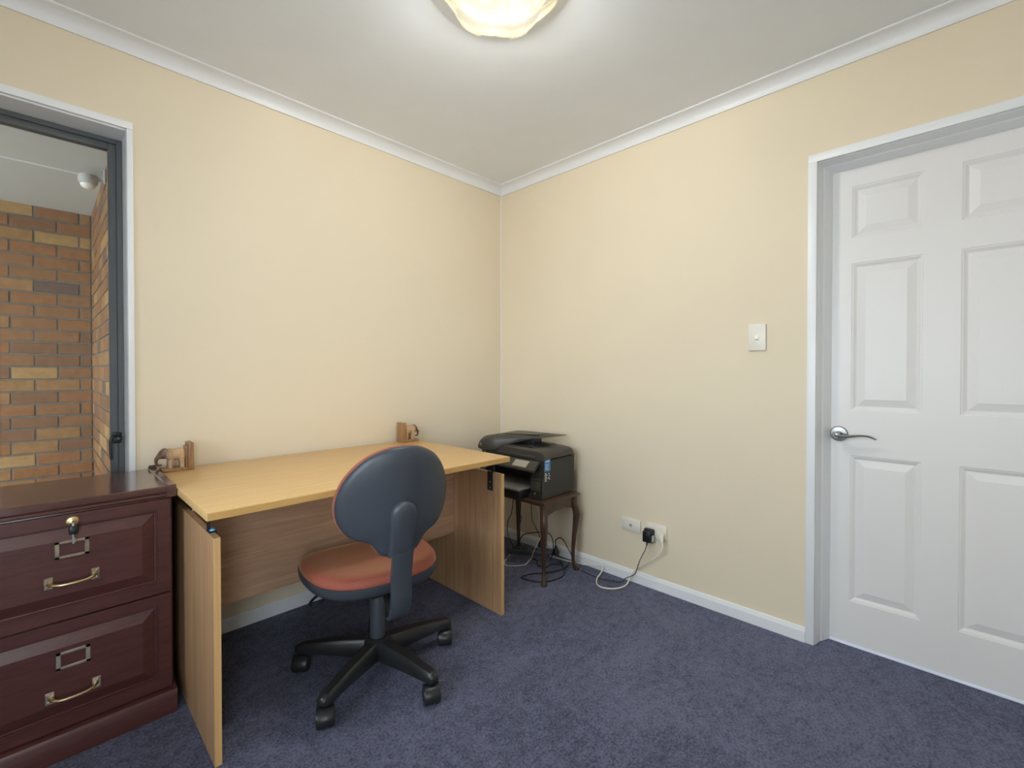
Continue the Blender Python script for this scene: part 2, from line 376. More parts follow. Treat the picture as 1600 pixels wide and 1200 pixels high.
# ---------------------------------------------------------------- outside the window: porch of brick
FY, SX, SOF = 2.40, -1.945, 2.29
def brickwall(name, fixed, start, end, z0, z1, facing):
    L, C, H = .2335, .0875, .0765
    if facing == '-y': bmw = box(BM(), (start, fixed + .006, z0), (end + .10, fixed + .11, z1))
    else: bmw = box(BM(), (fixed + .006, start, z0), (fixed + .11, end, z1))
    root = struct(name, bmw, 'mortar', smooth=0)
    base = WORLD[root.name]; cache = {}
    def me_for(length, k):
        key = (round(length, 3), k)
        if key not in cache:
            b = BM()
            if facing == '-y': box(b, (-length / 2, 0, 0), (length / 2, .05, H), .0025, 1)
            else: box(b, (0, -length / 2, 0), (.05, length / 2, H), .0025, 1)
            bmesh.ops.recalc_face_normals(b, faces=b.faces)
            me = bpy.data.meshes.new('brick'); b.to_mesh(me); b.free(); me.materials.append(MATS['brick_%d' % k]); cache[key] = me
        return cache[key]
    row = 0; z = z1 - H
    rnd = random.Random(11 if facing == '-y' else 23)
    while z > z0 - H:
        a = end if facing == '-y' else end
        off = (L / 2 if row % 2 else 0) + .065
        p = a + (L - off if off > 0 else 0) - L
        first = True; hi = a
        while hi > start + .02:
            lo = max(start, p if first else hi - L)
            first = False
            ln = hi - lo - .010
            if ln > .03:
                k = rnd.choices(range(6), [6, 5, 2, 4, 1, 5])[0]
                o = bpy.data.objects.new('brick', me_for(ln, k)); COL.objects.link(o); o.parent = root
                c = (hi + lo) / 2; dy = rnd.uniform(-.0015, .0015)
                w = Vector((c, fixed + dy, z)) if facing == '-y' else Vector((fixed + dy, c, z))
                o.location = w - base
            hi = lo
        z -= C; row += 1
brickwall('wall_outside_far', FY, -3.55, SX, .0, SOF, '-y')
struct('wall_sky_block', box(BM(), (-7.0, FY + .006, 0), (-3.56, FY + .11, SOF)), 'mortar', smooth=0)  # unseen stretch of wall, added to dim sky light in the porch
brickwall('wall_outside_side', SX, .26, FY, .0, SOF, '-x')
sof = structroot('ceiling_porch', (-2.9, 1.4, SOF))  # soffit lengthened out of view to dim sky light in the porch
finish('soffit_board', box(BM(), (-7.0, .2, SOF), (-1.80, 1.456, SOF + .012), .001, 1), 'soffit_paint', sof)
finish('soffit_board', box(BM(), (-7.0, 1.466, SOF), (-1.80, 2.6, SOF + .012), .001, 1), 'soffit_paint', sof)
jo = finish('joint_strip', box(BM(), (-7.0, 1.452, SOF - .003), (-1.945, 1.470, SOF - .0003), .001, 1), 'white_gloss', sof)
struct('floor_porch', box(BM(), (-7.0, .2, -.10), (-1.8, 2.6, -.04)), 'concrete', smooth=0)
struct('floor_outside', box(BM(), (-14, -9, -.30), (4, 9, -.12)), 'bounce_paving', smooth=0)  # unseen ground, made pale to bounce daylight up to the ceiling
sl = thing('motion_sensor', 'pale grey domed motion sensor mounted under the eaves outside the window', 'sensor', (-1.99, 1.29, SOF - .13))
bm = BM(); lathe(bm, [(.028, 0), (.040, .006), (.044, .03), (.040, .052), (.02, .06)], (-2.02, 1.29, SOF - .105)); finish('sensor_housing', bm, 'sensor_plastic', sl)
bm = ball(BM(), (-2.02, 1.29, SOF - .102), (.034, .034, .028)); finish('lens_dome', bm, 'white_plastic', sl)
bm = BM(); tube(bm, [(-2.015, 1.29, SOF - .055), (-1.98, 1.29, SOF - .045), (-1.947, 1.29, SOF - .05)], [.022, .024, .028], 10)
box(bm, (-1.955, 1.25, SOF - .09), (-1.9465, 1.33, SOF - .006), .004); finish('mounting_arm', bm, 'sensor_plastic', sl)

# ---------------------------------------------------------------- door
door = structroot('door_1', (.09, (DY0 + DY1) / 2, 0))
LX = .098
cols = [(-1.945, -2.163), (-2.265, -2.483)]; rows = [(.182, .782), (.965, 1.564), (1.665, 1.874)]
ly0, ly1, lz0, lz1 = -1.862, -2.558, .009, 1.957
bm = BM()
ys = [(ly0, cols[0][0]), (cols[0][1], cols[1][0]), (cols[1][1], ly1)]
for a, b in ys: box(bm, (LX, a, lz0), (LX + .036, b, lz1))
for a, b in cols:
    for c, d in ((lz0, rows[0][0]), (rows[0][1], rows[1][0]), (rows[1][1], rows[2][0]), (rows[2][1], lz1)):
        box(bm, (LX, a, c), (LX + .036, b, d))
leaf = finish('door_leaf', bm, 'white_door', door, smooth=0)
dprof = [(0, 0), (.003, -.0022), (.006, -.0025), (.015, -.0085), (.018, -.0095), (.046, -.001), (.048, -.001)]
for a, b in cols:
    for c, d in rows:
        bm = BM(); ringpanel(bm, (LX, a, c), (0, -1, 0), (0, 0, 1), (-1, 0, 0), abs(b - a), d - c, dprof)
        ringpanel(bm, (LX + .03, a, c), (0, -1, 0), (0, 0, 1), (1, 0, 0), abs(b - a), d - c, [(0, 0), (.01, 0)])
        finish('door_panel', bm, 'white_door', leaf, smooth=0)
# jamb with splayed stop
jp = [(.0005, DY0 + .004), (.0005, DY0 - .001), (.048, DY0 - .010), (.052, DY0 - .014), (LX - .001, DY0 - .034), (LX + .002, DY0 - .034), (.14, DY0 - .034), (.14, DY0 + .004)]
bm = prism(BM(), jp, 0, DZ - .001, 2); finish('door_jamb', bm, 'white_gloss', door, smooth=0)
bm = prism(BM(), [(x, 2 * (DY0 + DY1) / 2 - y) for x, y in jp], 0, DZ - .001, 2); finish('door_jamb', bm, 'white_gloss', door, smooth=0)
hp = [(.0005, DZ + .004), (.0005, DZ - .001), (.048, DZ - .008), (.052, DZ - .012), (LX - .001, DZ - .026), (.14, DZ - .026), (.14, DZ + .004)]
bm = prism(BM(), hp, DY1 - .004, DY0 + .004, 1)
finish('door_head', bm, 'white_gloss', door, smooth=0)
for a, b in (((-.013, DY0 + .033, 0), (-.0004, DY0 + .001, 2.006)), ((-.013, DY1 - .001, 0), (-.0004, DY1 - .033, 2.006)), ((-.0132, DY1 - .033, DZ + .001), (-.0003, DY0 + .033, 2.006))):
    finish('architrave', box(BM(), a, b, .0025), 'white_gloss', door)
th = finish('gap_light_strip', box(BM(), (.090, DY1 + .030, .0), (.114, DY0 - .030, .003), .001, 1), 'gap_light_pale', door)  # pale strip standing in for hall light leaking under the door
# lever handle
hy, hz = -1.907, .866
ro = BM(); lathe(ro, [(.031, LX - .0005), (.031, LX - .006), (.028, LX - .010), (.012, LX - .011), (.011, LX - .045), (.013, LX - .047), (.013, LX - .058), (.011, LX - .060)], (0, hy, hz), 'x', 28)
hd = finish('door_handle', ro, 'satin_nickel', leaf); hd['label'] = 'satin nickel lever handle on round rose'
bm = BM(); tube(bm, [(LX - .052, hy + .004, hz - .002), (LX - .053, hy - .03, hz - .004), (LX - .050, hy - .07, hz + .002), (LX - .046, hy - .10, hz + .002), (LX - .042, hy - .125, hz - .008)], [.011, .010, .007, .006, .004], 10, 6, (1.1, .62))
lathe(bm, [(.007, LX - .0602), (.007, LX - .063), (.004, LX - .064)], (0, hy, hz), 'x', 14)
finish('lever', bm, 'satin_nickel', leaf)

# ---------------------------------------------------------------- ceiling light
lx, ly = LAMP_POS
lamp = thing('ceiling_light', 'scalloped cream glass ceiling light glowing at the top of the room', 'lamp', (lx, ly, CEIL - .14))
finish('shield_pan', lathe(BM(), [(.150, CEIL - .0005), (.156, CEIL - .020), (.160, CEIL - .034), (.156, CEIL - .034), (.140, CEIL - .014), (.012, CEIL - .012)], (lx, ly, 0)), 'polished_pan', lamp)  # pan and rim shaped to shield the ceiling from direct bulb light
SHZ = CEIL - .022
bm = BM(); N = 144; seam0 = math.atan2(.6984, .7157) + R(8)
def lob(a): return abs(math.cos(3 * (a - seam0) + math.pi / 2))
def shade_r(a, base, depth):
    return base * (1 - depth + depth * (abs(math.sin(3 * (a - seam0))) ** .62))
profile = [(.188, SHZ + .004, .13), (.196, SHZ - .003, .13), (.194, SHZ - .012, .13), (.183, SHZ - .032, .12), (.165, SHZ - .053, .11), (.135, SHZ - .074, .09), (.095, SHZ - .090, .06), (.05, SHZ - .099, .03), (.018, SHZ - .101, 0)]
rings = [[(lx + shade_r(2 * math.pi * k / N, r, d) * math.cos(2 * math.pi * k / N), ly + shade_r(2 * math.pi * k / N, r, d) * math.sin(2 * math.pi * k / N), z) for k in range(N)] for r, z, d in profile]
loft(bm, rings, cap=False)
shade = finish('glass_shade', bm, 'shade_glass', lamp, smooth=60)
for j in range(6):   # pressed flutes on every lobe
    bm = BM()
    for s in range(4):
        a = seam0 + R(60 * j + 22 + 5.2 * s)
        pts = []
        for r, z, d in profile[2:6]:
            rr = shade_r(a, r, d) + .002; pts.append((lx + rr * math.cos(a), ly + rr * math.sin(a), z - .002))
        tube(bm, pts, .0022, 6, 3)
    finish('pressed_flutes', bm, 'shade_glass', shade)['kind'] = 'stuff'
finish('shade_cap', lathe(BM(), [(.002, SHZ - .104), (.016, SHZ - .1035), (.0185, SHZ - .1015), (.012, SHZ - .0995)], (lx, ly, 0), 'z', 20), 'shade_glass', lamp)
for s in (-1, 1):
    bx, by = lx + s * .032, ly - s * .032
    finish('bulb', ball(BM(), (bx, by, SHZ - .030), (.022, .022, .024)), 'bulb_glow', lamp)
    pl = bpy.data.lights.new('bulb_light', 'POINT'); pl.energy = LAMP_POWER / 2; pl.color = (.965, .985, 1.0); pl.shadow_soft_size = .026
    po = bpy.data.objects.new('bulb_light', pl); COL.objects.link(po); po.location = (bx - lx, by - ly, (SHZ - .030) - (CEIL - .14)); po.parent = lamp

# ---------------------------------------------------------------- desk
DZT, DL, DR, DF, DB = .735, -1.900, -.718, -.793, -.016
desk = thing('office_desk', 'beech laminate desk with slab ends standing along the wall behind the swivel chair', 'desk', ((DL + DR) / 2, (DF + DB) / 2, 0))
PT = .652; PL, PRr = -1.878, -.744
bm = box(BM(), (DL, DF + .001, DZT - .024), (DR, DB, DZT), .0025); top = finish('desk_top', bm, 'beech_top', desk)
finish('edge_band', box(BM(), (DL + .001, DF - .0015, DZT - .023), (DR - .001, DF + .001, DZT - .001), .001, 1), 'beech_front', top)
for x0 in (PL, PRr):
    pn = finish('side_panel', box(BM(), (x0, -.762, .0), (x0 + .018, -.06, PT), .001, 1), 'beech_panel', desk)
    finish('edge_band', box(BM(), (x0, -.764, .001), (x0 + .018, -.7622, PT), .0006, 1), 'beech_edge', pn)
finish('modesty_panel', box(BM(), (PL + .0185, -.418, .300), (PRr - .0005, -.402, .708), .001, 1), 'beech_modesty', desk)
for x0, s in ((PL + .018, 1), (PRr, -1)):
    for yb in (-.690, -.115):
        bm = BM()
        box(bm, (x0, yb - .018, PT - .085), (x0 + s * .004, yb + .018, PT + .003), .001, 1)
        box(bm, (x0 + s * .003, yb - .018, PT + .0005), (x0 - s * .016, yb + .018, PT + .004), .001, 1)
        box(bm, (x0 - s * .012, yb - .012, PT + .003), (x0 - s * .016, yb + .012, DZT - .0245), .001, 1)
        br = finish('top_bracket', bm, 'black_plastic', desk); br['label'] = 'black metal bracket holding the top off the end panel'
        for zz in (PT - .045, PT - .072):
            finish('screw', lathe(BM(), [(.0045, x0 + s * .0038), (.0045, x0 + s * .0048), (.002, x0 + s * .0058)], (0, yb, zz), 'x', 12), 'screw_steel', br)
bm = ball(BM(), (PL + .012, -.690, PT + .0075), (.010, .020, .0045)); pd = finish('blue_spot', bm, 'bright_blue', desk); pd['label'] = 'small bright blue spot on the end panel'  # small blue mound on the end panel top

# ---------------------------------------------------------------- filing cabinet
CX0, CX1, CF, CBk, CT = -2.394, -1.912, -.400, -.030, .748
cab = thing('filing_cabinet', 'dark mahogany two-drawer filing cabinet with brass handles under the window', 'cabinet', ((CX0 + CX1) / 2, (CF + CBk) / 2, 0))
finish('carcass', box(BM(), (CX0, CF + .012, .078), (CX1, CBk, CT - .03), .002), 'mahogany_upright', cab)
pp = [(CF - .018, 0), (CF - .018, .066), (CF - .014, .074), (CF - .006, .078), (CBk, .078), (CBk, 0)]
finish('plinth', prism(BM(), pp, CX0 - .006, CX1 + .006, 0), 'mahogany', cab, smooth=30)
tp = [(CF + .002, CT - .036), (CF - .002, CT - .033), (CF - .002, CT - .026), (CF + .004, CT - .022), (CF + .004, CT - .018), (CF - .006, CT - .016), (CF - .006, CT - .003), (CF - .003, CT), (CBk, CT), (CBk, CT - .036)]
finish('cabinet_top', prism(BM(), tp, CX0 + .018, CX1 - .018, 0), 'mahogany_top', cab, smooth=25)
for s, x in ((-1, CX0), (1, CX1)):
    xi = x - s * .0178; xo = x + s * .008
    ep = [(xi, CT - .036), (xi, CT + .0005), (xi + s * .004, CT + .004), (xo - s * .002, CT + .004), (xo, CT + .002), (xo, CT - .036)]
    finish('end_trim', loft(BM(), [[(a, CF - .012, z) for a, z in ep], [(a, CBk, z) for a, z in ep]]), 'mahogany_top', cab, smooth=25)
    finish('end_scroll', lathe(BM(), [(.004, xi), (.010, xi + s * .002), (.010, xo - s * .002), (.004, xo)], (0, CBk - .012, CT + .005), 'x', 18), 'mahogany', cab)
drp = [(0, -.012), (0, 0), (.033, 0), (.034, -.003), (.037, -.003), (.038, -.0095), (.042, -.010), (.074, .001), (.077, .001)]
for zi, (z0, z1) in enumerate(((.400, .705), (.084, .394))):
    w = (CX1 - .006) - (CX0 + .006)
    bm = BM(); ringpanel(bm, (CX0 + .006, CF, z0), (1, 0, 0), (0, 0, 1), (0, -1, 0), w, z1 - z0, drp)
    dr = finish('drawer', bm, 'mahogany', cab, smooth=0)
    cx = -2.153; zc = z0 + .115 if zi == 0 else z0 + .100; fy = CF - .0012
    hm, pm = ('brass', 'old_brass' if zi == 0 else 'pale_brass')
    bm = BM(); tube(bm, [(cx - .050, fy - .004, zc), (cx - .040, fy - .020, zc - .002), (cx - .02, fy - .027, zc - .004), (cx + .02, fy - .027, zc - .004), (cx + .040, fy - .020, zc - .002), (cx + .050, fy - .004, zc)], [.0055, .0045, .0036, .0034, .0036, .0045, .0055], 10)
    finish('handle', bm, hm, dr)
    for sx in (-1, 1):
        bm = box(BM(), (cx + sx * .050 - .010, fy, zc - .017), (cx + sx * .050 + .010, fy - .003, zc + .017), .0012, 1)
        for dz in (-.010, .010): lathe(bm, [(.0035, fy - .003), (.003, fy - .0045), (.001, fy - .005)], (cx + sx * .050 + sx * .003, 0, zc + dz), 'y', 10)
        finish('handle_plate', bm, pm, dr)
    lc = zc + .090 if zi == 0 else zc + .098
    bm = BM(); hw, hh, t = .037, .025, .0075
    for a, b in (((cx - hw, lc - hh), (cx - hw + t * 1.4, lc + hh)), ((cx + hw - t * 1.4, lc - hh), (cx + hw, lc + hh)), ((cx - hw, lc - hh), (cx + hw, lc - hh + t)), ((cx - hw, lc + hh - t), (cx + hw, lc + hh))):
        box(bm, (a[0], fy, a[1]), (b[0], fy - .003, b[1]), .0008, 1)
    finish('label_holder', bm, pm, dr)
    if zi == 0:
        kx, kz = -2.152, .683
        finish('lock', lathe(BM(), [(.0155, CF - .0002), (.0155, CF - .003), (.013, CF - .006), (.009, CF - .007), (.009, CF - .012), (.006, CF - .013)], (kx, 0, kz), 'y', 24), 'brass', dr)
        bm = BM(); box(bm, (kx - .0012, CF - .012, kz - .003), (kx + .0012, CF - .022, kz + .003)); lathe(bm, [(.004, kx - .0018), (.011, kx - .0022), (.011, kx + .0022), (.004, kx + .0018)], (0, CF - .028, kz - .004), 'x', 18)
        finish('key', bm, 'screw_steel', dr)
        bm = BM(); box(bm, (kx - .009, CF - .030, kz - .032), (kx + .011, CF - .024, kz - .008), .004); finish('key_fob', bm, 'black_plastic', dr)
        bm = BM(); box(bm, (kx - .002, CF - .027, kz - .060), (kx + .003, CF - .025, kz - .032), .0008, 1); box(bm, (kx + .003, CF - .027, kz - .056), (kx + .006, CF - .025, kz - .050)); box(bm, (kx + .003, CF - .027, kz - .047), (kx + .0055, CF - .025, kz - .043))
        finish('spare_key', bm, 'screw_steel', dr)

# ---------------------------------------------------------------- carved elephant bookends
def bookend(label, loc, rot):
    t = thing('bookend', label, 'bookend', loc, rot, 'carved elephant bookends on the desk')
    finish('base_board', box(BM(), (-.096, -.030, 0), (-.001, .030, .013), .002), 'bookend_wood', t, local=True)
    bm = box(BM(), (-.012, -.034, 0), (.006, .034, .108), .002); box(bm, (-.019, -.026, .0125), (-.0115, .026, .096), .002); finish('upright_board', bm, 'bookend_wood', t, local=True)
    bm = BM()
    ball(bm, (-.048, 0, .064), (.033, .023, .023)); ball(bm, (-.032, 0, .064), (.022, .022, .024)); ball(bm, (-.066, 0, .067), (.018, .020, .022))
    ball(bm, (-.084, 0, .070), (.019, .017, .020)); ball(bm, (-.083, 0, .083), (.011, .012, .009)); ball(bm, (-.096, 0, .064), (.011, .011, .013))
    for s in (-1, 1):
        tube(bm, [(-.066, s * .012, .055), (-.067, s * .012, .030), (-.068, s * .012, .0125)], [.010, .0085, .0095], 10, 3)
        tube(bm, [(-.030, s * .012, .055), (-.028, s * .012, .032), (-.028, s * .012, .0125)], [.012, .009, .0095], 10, 3)
        ball(bm, (-.073, s * .021, .066), (.012, .0045, .019)); ball(bm, (-.093, s * .013, .074), (.0035, .003, .003))
        tube(bm, [(-.096, s * .009, .060), (-.106, s * .012, .052), (-.115, s * .011, .053)], [.0034, .003, .0018], 6, 3)
    tube(bm, [(-.096, 0, .066), (-.107, 0, .054), (-.110, 0, .040), (-.105, 0, .029), (-.097, 0, .027), (-.093, 0, .031)], [.010, .0070, .0052, .0045, .0042, .0038], 10)
    tube(bm, [(-.013, 0, .075), (-.010, 0, .062), (-.012, 0, .048)], [.003, .0025, .003], 6, 3)
    e = finish('elephant', bm, 'carved_wood', t, local=True)
    rm = e.modifiers.new('r', 'REMESH'); rm.mode = 'VOXEL'; rm.voxel_size = .0018; rm.use_smooth_shade = True
    sm = e.modifiers.new('s', 'SMOOTH'); sm.factor = .5; sm.iterations = 3
    return t
bookend('carved elephant bookend facing the window beside the dark cabinet', (-1.799, -.062, DZT), 0)
bookend('carved elephant bookend facing the corner with the printer', (-.832, -.062, DZT), math.pi)

# ---------------------------------------------------------------- swivel chair
CH = (-1.335, -.700); CROT = R(-10)
ch = thing('swivel_chair', 'armless swivel office chair with red seat and dark plastic back at the desk', 'chair', (CH[0], CH[1], 0), CROT)
def part(name, bm, mat, parent=None, smooth=40): return finish(name, bm, mat, parent or ch, smooth, local=True)
part('hub', lathe(BM(), [(.028, .055), (.045, .058), (.052, .085), (.050, .118), (.038, .130), (.030, .131)], n=28), 'chair_base')
for k in range(5):
    a = R(62.5 + 72 * k) - CROT
    c, s = math.cos(a), math.sin(a)
    rings = []
    for r, zt, zb, hw in ((.020, .126, .060, .030), (.07, .124, .062, .028), (.16, .120, .068, .0255), (.25, .110, .072, .023), (.288, .106, .072, .0225), (.303, .100, .073, .018), (.309, .092, .075, .009)):
        ring = []
        for u, z in ((-.88, zt - .010), (-.62, zt - .002), (0, zt), (.62, zt - .002), (.88, zt - .010), (1.0, zb + .012), (1.0, zb), (-1.0, zb), (-1.0, zb + .012)):
            ring.append((r * c - u * hw * s, r * s + u * hw * c, z))
        rings.append(ring)
    part('leg', loft(BM(), rings), 'chair_base')
    # caster
    ro = R((60, 50, 65, 65, 55)[k]) - CROT; px, py = .284 * c, .284 * s
    M = Matrix.Translation((px, py, 0)) @ Matrix.Rotation(ro, 4, 'Z')
    bm = BM(); lathe(bm, [(.007, .045), (.007, .074)], (0, 0, 0), 'z', 10)
    rings = []
    for r_, y_ in ((.0322, -.026), (.0332, -.024), (.0335, 0), (.0332, .024), (.0322, .026)):
        rings.append([(-.010 + r_ * math.cos(R(t)), y_, .0315 + r_ * math.sin(R(t))) for t in range(15, 196, 15)] + [(-.010 + (r_ - .002) * math.cos(R(t)), y_, .0315 + (r_ - .002) * math.sin(R(t))) for t in range(195, 14, -15)])
    loft(bm, rings); box(bm, (-.012, -.003, .010), (-.008, .003, .060))
    bmesh.ops.transform(bm, matrix=M, verts=bm.verts); cs = part('caster', bm, 'chair_base')
    for sy in (-1, 1):
        bm = lathe(BM(), [(.006, sy * .004), (.0285, sy * .004), (.031, sy * .007), (.031, sy * .022), (.0285, sy * .027), (.020, sy * .0285), (.018, sy * .0268), (.004, sy * .0268)], (-.010, 0, .0315), 'y', 28)
        bmesh.ops.transform(bm, matrix=M, verts=bm.verts); part('wheel', bm, 'chair_base', cs)
part('column_sleeve', lathe(BM(), [(.028, .130), (.028, .30), (.026, .305), (.018, .308)], n=24), 'chair_plastic')
part('gas_column', lathe(BM(), [(.014, .306), (.014, .362)], n=16), 'screw_steel')
bm = box(BM(), (-.075, -.15, .342), (.075, .10, .374), .008); part('mechanism_box', bm, 'chair_base')
bm = BM(); tube(bm, [(-.07, .02, .356), (-.14, .02, .352), (-.20, .012, .340), (-.238, -.008, .326), (-.235, -.035, .322), (-.19, -.032, .336), (-.15, 0, .348)], .0048, 8)
part('height_lever', bm, 'black_plastic')
bm = BM(); lathe(bm, [(.004, -.175), (.020, -.176), (.022, -.185), (.022, -.205), (.015, -.212)], (0, 0, .335), 'y', 14); part('tension_knob', bm, 'black_plastic')
# seat
SZ = .452
def superell(a, b, n, k, N=72, rear=1.0):
    out = []
    for i in range(N):
        t = 2 * math.pi * i / N; c, s = math.cos(t), math.sin(t)
        e = 2 / n
        x = a * math.copysign(abs(c) ** e, c); y = b * math.copysign(abs(s) ** e, s)
        x *= 1 - .10 * (-y / b) * (1 if y < 0 else .25)
        out.append((x, y))
    return out
SO = (-.026, -.004)
def seatring(f, z, dish=0):
    r = []
    for x, y in superell(.236 * f, .222 * f, 2.9, 0):
        zz = z + dish * (.010 * (x / .228) ** 2 - .012 * max(0, y / .215) ** 2 + .010 * max(0, -y / .215) ** 2)
        r.append((x + SO[0], y + SO[1], zz))
    return r
part('seat_shell', loft(BM(), [seatring(.70, 0.370), seatring(.86, 0.374), seatring(.96, 0.384), seatring(1.0, 0.398), seatring(1.005, 0.412, .6), seatring(.985, 0.414, .6)]), 'chair_plastic', smooth=50)
part('seat_cushion', loft(BM(), [seatring(.975, 0.410, .6), seatring(.99, 0.416, .7), seatring(.985, 0.424, .8), seatring(.95, 0.433, 1), seatring(.88, 0.438, 1), seatring(.75, 0.439, 1), seatring(.55, 0.436, 1), seatring(.3, 0.433, 1), seatring(.08, 0.432, 1)]), 'seat_fabric', smooth=70)
# backrest: outline in (u, v), curved round the sitter
half = [(0, .886), (.045, .882), (.09, .868), (.13, .845), (.165, .810), (.190, .770), (.204, .725), (.206, .685), (.197, .645), (.176, .612), (.150, .592), (.120, .583), (.098, .572), (.082, .552), (.066, .533), (.040, .524), (0, .522)]
hs = catmull([(u, v, 0) for u, v in half], 4)
outl = [(p.x * .93, p.y) for p in hs] + [(-p.x * .93, p.y) for p in reversed(hs[1:-1])]
BC = (0, .70)
def backpt(u, v, off):
    y = -.262 + 1.9 * u * u - (v - .52) * .16 + .20 * max(0, v - .70) ** 2
    return (u - .018, y + off, v)
def backring(f, off, g=0): return [backpt(BC[0] + (u - BC[0]) * f + 0, BC[1] + (v - BC[1]) * f, off) for u, v in outl]
part('back_shell', loft(BM(), [backring(.06, -.013), backring(.4, -.0125), backring(.75, -.012), backring(.92, -.010), backring(.975, -.006), backring(1.0, .002), backring(1.0, .010), backring(.97, .013), backring(.5, .013), backring(.06, .013)]), 'chair_plastic', smooth=60)
part('back_cushion', loft(BM(), [backring(.5, .0135), backring(.985, .0135), backring(1.004, .017), backring(1.008, .026), backring(.994, .036), backring(.95, .044), backring(.8, .050), backring(.5, .050), backring(.08, .050)]), 'seat_fabric', smooth=70)
# cover pad on the rear of the back, and the upright bar
padw = .042
pp = []
for t in range(0, 181, 12): pp.append((padw * math.cos(R(t)),   .668 + padw * math.sin(R(t))))
pp += [(-padw, .527), (padw, .527)]
def padring(f, off): return [backpt(u * f, .61 + (v - .61) * (1 - (1 - f) * .6), off) for u, v in pp]
part('bracket_cover', loft(BM(), [padring(1.0, -.008), padring(1.0, -.020), padring(.93, -.028), padring(.80, -.032), padring(.4, -.034)]), 'chair_plastic', smooth=50)
bm = BM(); rings = []
for v, w, y0, t in ((.545, .034, None, .010), (.50, .034, None, .010), (.45, .034, -.272, .010), (.40, .034, -.274, .011), (.355, .033, -.268, .013), (.322, .031, -.250, .016), (.300, .029, -.215, .018)):
    y = y0 if y0 is not None else backpt(0, v, -.022)[1]
    rings.append([(x - .018, yy, v) for x, yy in ((-w, y - t), (-w * .8, y - t - .003), (w * .8, y - t - .003), (w, y - t), (w, y + t * .4), (-w, y + t * .4))])
loft(bm, rings)
part('back_bar', bm, 'chair_plastic', smooth=50)
bm = BM(); tube(bm, [(-.015, -.225, .318), (-.012, -.18, .335), (0, -.12, .352)], .016, 8, 4, (1.6, .7)); part('bar_bracket', bm, 'chair_base')

# ---------------------------------------------------------------- small cabriole table
TX0, TX1, TY0, TY1, TZ = -.398, -.085, -.728, -.245, .440
tab = thing('side_table', 'small dark walnut table with cabriole legs under the black printer', 'table', ((TX0 + TX1) / 2, (TY0 + TY1) / 2, 0))
finish('table_top', box(BM(), (TX0, TY0, TZ - .016), (TX1, TY1, TZ), .005), 'walnut', tab)
def apron(a, b, fixed, axis):
    n = 16; up = []; lo = []
    for i in range(n + 1):
        t = i / n; p = a + (b - a) * t
        d = .045 + .020 * abs(math.cos(math.pi * t)) ** 1.5 - (.010 * math.exp(-((t - .5) / .10) ** 2) * -1)
        lo.append((p, TZ - .016 - d)); up.append((p, TZ - .016))
    poly = lo + up[::-1]
    return prism(BM(), poly, fixed - .006, fixed + .006, axis)
ins = .028
finish('apron', apron(TX0 + ins, TX1 - ins, TY0 + ins, 1), 'walnut', tab); finish('apron', apron(TX0 + ins, TX1 - ins, TY1 - ins, 1), 'walnut', tab)
finish('apron', box(BM(), (TX0 + ins - .006, TY0 + ins, TZ - .030), (TX0 + ins + .006, TY1 - ins, TZ - .0155)), 'walnut', tab); finish('apron', apron(TY0 + ins, TY1 - ins, TX1 - ins, 0), 'walnut', tab)
legp = [(.424, 0, .017), (.375, .002, .018), (.345, .010, .020), (.315, .014, .0195), (.270, .011, .0165), (.20, .005, .0135), (.12, 0, .0108), (.06, .000, .0095), (.034, .003, .0100), (.020, .010, .0140), (.008, .013, .0165), (0, .013, .0150)]
for sx, x in ((-1, TX0 + ins), (1, TX1 - ins)):
    for sy, y in ((-1, TY0 + ins), (1, TY1 - ins)):
        rings = []
        for z, o, r in legp:
            e = 4 if z > .36 else 2.3
            ring = []
            for k in range(14):
                t = 2 * math.pi * k / 14; c, s = math.cos(t), math.sin(t)
                ring.append((x + sx * o + r * math.copysign(abs(c) ** (2 / e), c), y + sy * o + r * math.copysign(abs(s) ** (2 / e), s), z))
            rings.append(ring)
        finish('leg', loft(BM(), rings), 'walnut', tab, smooth=50)

# ---------------------------------------------------------------- printer
QX0, QX1, QY0, QY1 = -.372, -.092, -.690, -.195      # front, back, right side, left side
B0 = TZ + .004
prn = thing('printer', 'black multifunction inkjet printer with raised paper feeder on the walnut side table', 'printer', ((QX0 + QX1) / 2, (QY0 + QY1) / 2, TZ))
for x in (QX0 + .03, QX1 - .03):
    for y in (QY0 + .03, QY1 - .03): finish('rubber_foot', lathe(BM(), [(.009, TZ), (.009, B0 + .001)], (x, y, 0), 'z', 10), 'black_plastic', prn)
# main body: side profile (x,z) with rounded rear corners, paper bay open to the front
side = [(QX0, B0), (QX1 - .012, B0), (QX1 - .003, B0 + .008), (QX1, B0 + .02), (QX1, .650), (QX0 + .02, .646), (QX0 + .012, .560), (QX0 + .002, .545)]
bm = prism(BM(), side, QY0, QY0 + .085, 1); prism(bm, side, QY1 - .05, QY1, 1)
box(bm, (QX0 + .150, QY0 + .08, B0), (QX1, QY1 - .045, .648)); box(bm, (QX0 + .02, QY0 + .08, .580), (QX0 + .16, QY1 - .045, .646)); box(bm, (QX0 + .005, QY0 + .08, B0), (QX0 + .16, QY1 - .045, B0 + .018))
finish('body', bm, 'printer_body', prn, smooth=25)
